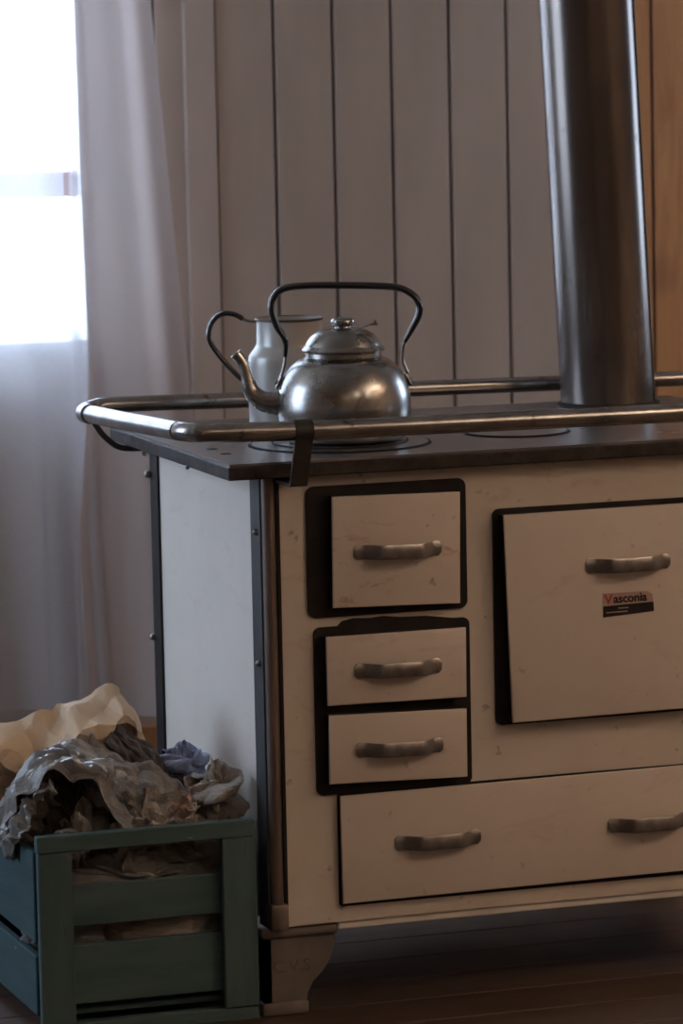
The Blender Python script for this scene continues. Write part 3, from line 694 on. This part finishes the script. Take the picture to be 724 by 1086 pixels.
# ------------------------------------------------------------------ crate
cx0, cx1, cy0, cy1 = -0.2870, 0.0400, 0.0300, 0.3900
cr = empty('wooden_crate', ((cx0+cx1)/2, (cy0+cy1)/2, 0)); tag(cr, 'weathered green slatted wooden crate full of waste paper beside the stove', 'crate')
CI = Matrix.Translation(cr.location).inverted()
random.seed(5)
def cbox(name, b, mat, bev=0.0016, rot=0.0):
    o = box(name, b, mat, cr, bev=bev, seg=1); o.matrix_parent_inverse = CI; return o
for yf, yb_ in ((cy0, 1), (cy1, -1)):
    ya, yc = sorted((yf, yf + yb_*0.014)); yd, ye = sorted((yf + yb_*0.0145, yf + yb_*0.0265))
    cbox('post', (cx0+0.004, cx0+0.053, ya, yc, 0.0205, 0.2665), M['crate_v'])
    cbox('post', (-0.0135, 0.0370, ya, yc, 0.0205, 0.2665), M['crate_v'])
    cbox('top_rail', (cx0+0.003, cx1-0.003, ya-0.001, yc+0.001, 0.2672, 0.2915), M['crate_h'])
    cbox('slat', (cx0+0.0125, cx1-0.0135, yd, ye, 0.1565, 0.2145), M['crate_h'])
    cbox('slat', (cx0+0.0125, cx1-0.0135, yd, ye, 0.0440, 0.1293), M['crate_h'])
    cbox('runner', (cx0+0.02, cx1-0.003, ya+0.004, yc+0.010, 0.0, 0.0195), M['crate_h'])
for xs in (cx0, cx1-0.012):
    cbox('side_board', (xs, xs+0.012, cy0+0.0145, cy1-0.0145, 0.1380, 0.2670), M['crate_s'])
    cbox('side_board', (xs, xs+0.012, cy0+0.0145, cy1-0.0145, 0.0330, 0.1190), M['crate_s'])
for k in range(4):
    ya = cy0 + 0.03 + k*0.083
    cbox('floor_slat', (cx0+0.013, cx1-0.013, ya, ya+0.070, 0.0260, 0.0340), M['crate_h'])

# ------------------------------------------------------------------ waste paper
def crease_fn(seed, n=9, fmin=5, fmax=22, amp=0.02):
    rnd = random.Random(seed); L = []
    for k in range(n):
        a = rnd.uniform(0, math.pi); f = fmin*(fmax/fmin)**(k/(n-1)); L.append((math.cos(a), math.sin(a), f, rnd.random(), amp*(fmin/f)**0.62*rnd.uniform(0.6, 1.2), rnd.uniform(-.6, .6)))
    def fn(u, v):
        s = 0
        for (c, d, f, ph, am, w_) in L:
            q = (u*c + v*d + 0.05*w_*math.sin(7*(u*d - v*c)))*f + ph
            s += am*(abs((q % 1.0) - 0.5)*4 - 1)
        return s
    return fn
def sheet_mesh(fn_pos, nu, nv, seed, amp, fmin=1.6, fmax=7, tang=0.4):
    """crumpled sheet: base surface fn_pos(u,v) in [-1,1]^2, pushed along its normal by sharp creases"""
    cr1, cr2, cr3 = crease_fn(seed, 7, fmin, fmax, amp), crease_fn(seed+71, 4, fmin, fmax*0.5, amp*tang), crease_fn(seed+13, 4, fmin, fmax*0.5, amp*tang)
    bm = bmesh.new(); uvl = bm.loops.layers.uv.new('UVMap'); G = []
    e = 0.01
    for j in range(nv+1):
        row = []
        for i in range(nu+1):
            u = -1 + 2*i/nu; v = -1 + 2*j/nv
            p = Vector(fn_pos(u, v)); du = Vector(fn_pos(u+e, v)) - p; dv = Vector(fn_pos(u, v+e)) - p
            nn = du.cross(dv); nn = nn.normalized() if nn.length > 1e-9 else Vector((0, 0, 1))
            us, vs_ = u*0.5, v*0.5
            p = p + nn*cr1(us, vs_) + du.normalized()*cr2(us, vs_) + dv.normalized()*cr3(us, vs_)
            row.append(bm.verts.new(p))
        G.append(row)
    for j in range(nv):
        for i in range(nu):
            f = bm.faces.new((G[j][i], G[j][i+1], G[j+1][i+1], G[j+1][i]))
            for l, (a, b) in zip(f.loops, ((i, j), (i+1, j), (i+1, j+1), (i, j+1))): l[uvl].uv = (a/nu, b/nv)
    bmesh.ops.triangulate(bm, faces=bm.faces)
    return bm_mesh(bm, 'sheet')
def sheet(name, fn_pos, mat, seed, label, amp=0.012, nu=44, nv=44, cat='paper', group='waste paper in the crate', fmin=1.8, fmax=9, ang=12, tang=0.4):
    o = link(name, sheet_mesh(fn_pos, nu, nv, seed, amp, fmin, fmax, tang), M[mat]); autosmooth(o, ang)
    s = o.modifiers.new('thickness', 'SOLIDIFY'); s.thickness = 0.0009; s.offset = 0
    tag(o, label, cat, group)
    return o
RT = Vector((math.cos(YAW), -math.sin(YAW), 0)); DP = Vector((math.sin(YAW), math.cos(YAW), 0)); UPV = Vector((0, 0, 1))
def ball(c, r, sq=(1, 1, 1), tilt=0.0):
    c = Vector(c)
    def fn(u, v):
        a = u*math.pi*0.98; b = v*math.pi*0.46
        return c + RT*(r*sq[0]*math.cos(b)*math.cos(a)) + DP*(r*sq[1]*math.cos(b)*math.sin(a)) + UPV*(r*sq[2]*math.sin(b) + tilt*r*math.cos(b)*math.cos(a))
    return fn
def arch(c, w_, h, d, lean=0.0, spread=1.15, skew=0.0):
    c = Vector(c)
    def fn(u, v):
        a = u*math.pi*0.5*spread
        return c + RT*(w_*math.sin(a) + lean*v) + UPV*(h*math.cos(a) + skew*u) + DP*(d*v - 0.02*math.cos(a))
    return fn
def patch(c, ex, ey, bulge=0.02):
    c, ex, ey = Vector(c), Vector(ex), Vector(ey); nn = ex.cross(ey).normalized()
    def fn(u, v): return c + ex*u + ey*v + nn*bulge*(1-u*u)*(1-v*v)
    return fn
# brown bag: loft along the picture plane direction, sections back-bottom > ridge > lip > recess > front-bottom
bag_cols = [  # x, ridge z, lip z, lip drop recess, at depth y
    (-0.330, 0.365, 0.345, 0.325), (-0.300, 0.395, 0.372, 0.335), (-0.278, 0.405, 0.378, 0.33), (-0.250, 0.417, 0.352, 0.325), (-0.228, 0.424, 0.335, 0.32),
    (-0.205, 0.431, 0.368, 0.33), (-0.185, 0.435, 0.382, 0.335), (-0.172, 0.438, 0.404, 0.338), (-0.145, 0.443, 0.402, 0.34),
    (-0.120, 0.4485, 0.408, 0.345), (-0.100, 0.4530, 0.418, 0.35), (-0.088, 0.4520, 0.410, 0.35), (-0.079, 0.430, 0.395, 0.34), (-0.074, 0.385, 0.365, 0.33)]
def bag_pos(u, v):
    q = (u+1)/2*(len(bag_cols)-1); i = min(max(int(q), 0), len(bag_cols)-2); t = q - i
    A, B = bag_cols[i], bag_cols[i+1]; x, zr, zl, zc = [a + (b-a)*t for a, b in zip(A, B)]
    e = 1 - abs(u)**6*0.5
    sec = [(0.375, 0.235), (0.355, zr-0.06), (0.290, zr), (0.255, (zr+zl)/2+0.006), (0.205, zl), (0.222, zl-0.018), (0.240, zc), (0.215, 0.255)]
    s = (v+1)/2*(len(sec)-1); k = min(max(int(s), 0), len(sec)-2); r = s - k
    y = sec[k][0] + (sec[k+1][0]-sec[k][0])*r; z = sec[k][1] + (sec[k+1][1]-sec[k][1])*r
    return (x, 0.285 + (y-0.285)*e, z)
sheet('paper_bag', bag_pos, 'kraft', 4, 'crumpled brown kraft paper bag on top of the crate', amp=0.0075, nu=90, nv=64, cat='paper bag', group=None, fmin=1.3, fmax=6, tang=0.1, ang=9)
# newspapers
sheet('newspaper', arch((-0.196, 0.165, 0.255), 0.088, 0.125, 0.075, lean=0.01, spread=1.12, skew=-0.012), 'news_film', 11, 'newspaper arched into a shiny hollow fold at the front of the pile', amp=0.011, group='waste paper in the crate')
sheet('newspaper', patch((-0.088, 0.138, 0.322), RT*0.090 + UPV*-0.052, DP*0.040 + UPV*0.026, 0.020), 'news', 23, 'broad grey newspaper sheet sloping down across the middle of the pile', amp=0.0055)
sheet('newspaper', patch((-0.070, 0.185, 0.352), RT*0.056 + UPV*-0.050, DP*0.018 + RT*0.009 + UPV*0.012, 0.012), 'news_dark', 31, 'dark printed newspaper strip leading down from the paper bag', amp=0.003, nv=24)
sheet('newspaper', ball((-0.018, 0.205, 0.346), 0.034, (1.05, 0.9, 0.70)), 'news_blue', 39, 'crumpled newspaper ball with a blue picture, against the stove side', amp=0.007, fmax=8)
sheet('newspaper', ball((0.004, 0.115, 0.318), 0.036, (0.88, 0.8, 1.0), tilt=0.15), 'news_pale', 41, 'pale twisted newspaper bunch at the right end of the crate', amp=0.010)
sheet('newspaper', patch((-0.095, 0.085, 0.285), RT*0.058 + UPV*0.012, DP*0.03 + UPV*0.030, 0.018), 'news_pale', 47, 'pale newspaper scrap just behind the crate top rail', amp=0.011, nu=36, nv=30)
sheet('newspaper', ball((-0.195, 0.175, 0.262), 0.062, (1.0, 0.8, 0.80)), 'news_dark', 53, 'crumpled newspaper darkened for the shade inside the arched sheet', amp=0.016)  # dark newsprint puts the shade of the hollow into the colour
sheet('newspaper', ball((-0.200, 0.110, 0.268), 0.034, (1.1, 0.8, 0.6)), 'news_film', 57, 'small dull newspaper wad low inside the arched sheet', amp=0.012)
sheet('plastic_film', arch((-0.205, 0.150, 0.262), 0.090, 0.128, 0.070, lean=0.0, spread=0.9, skew=0.02), 'film', 91, 'clear crinkled plastic film over the arched newspaper', amp=0.008, cat='plastic film', group=None, fmax=12)
sheet('newspaper', patch((-0.262, 0.130, 0.300), RT*0.030 + UPV*0.040, DP*0.055 + UPV*-0.020, 0.015), 'news_film', 61, 'shiny newspaper edge at the left end of the crate', amp=0.008, nu=28, nv=30)
sheet('newspaper', ball((-0.150, 0.130, 0.215), 0.068, (1.35, 0.72, 0.55)), 'news', 67, 'crushed newspaper seen through the upper gap, left half', amp=0.015)
sheet('newspaper', ball((-0.045, 0.125, 0.220), 0.060, (1.15, 0.72, 0.62)), 'news_film', 71, 'crushed newspaper seen through the upper gap, right half', amp=0.015)
sheet('newspaper', ball((-0.075, 0.135, 0.120), 0.080, (1.15, 0.85, 0.75)), 'news_pale', 73, 'tan crushed paper seen through the narrow lower gap', amp=0.010)
sheet('newspaper', ball((-0.205, 0.150, 0.110), 0.065, (0.95, 1.1, 0.85)), 'news', 79, 'crushed newspaper behind the lower left slats', amp=0.014)
sheet('newspaper', ball((-0.120, 0.300, 0.190), 0.100, (1.2, 0.65, 0.80)), 'news', 83, 'newspaper bulk deep in the crate under the paper bag', amp=0.006)
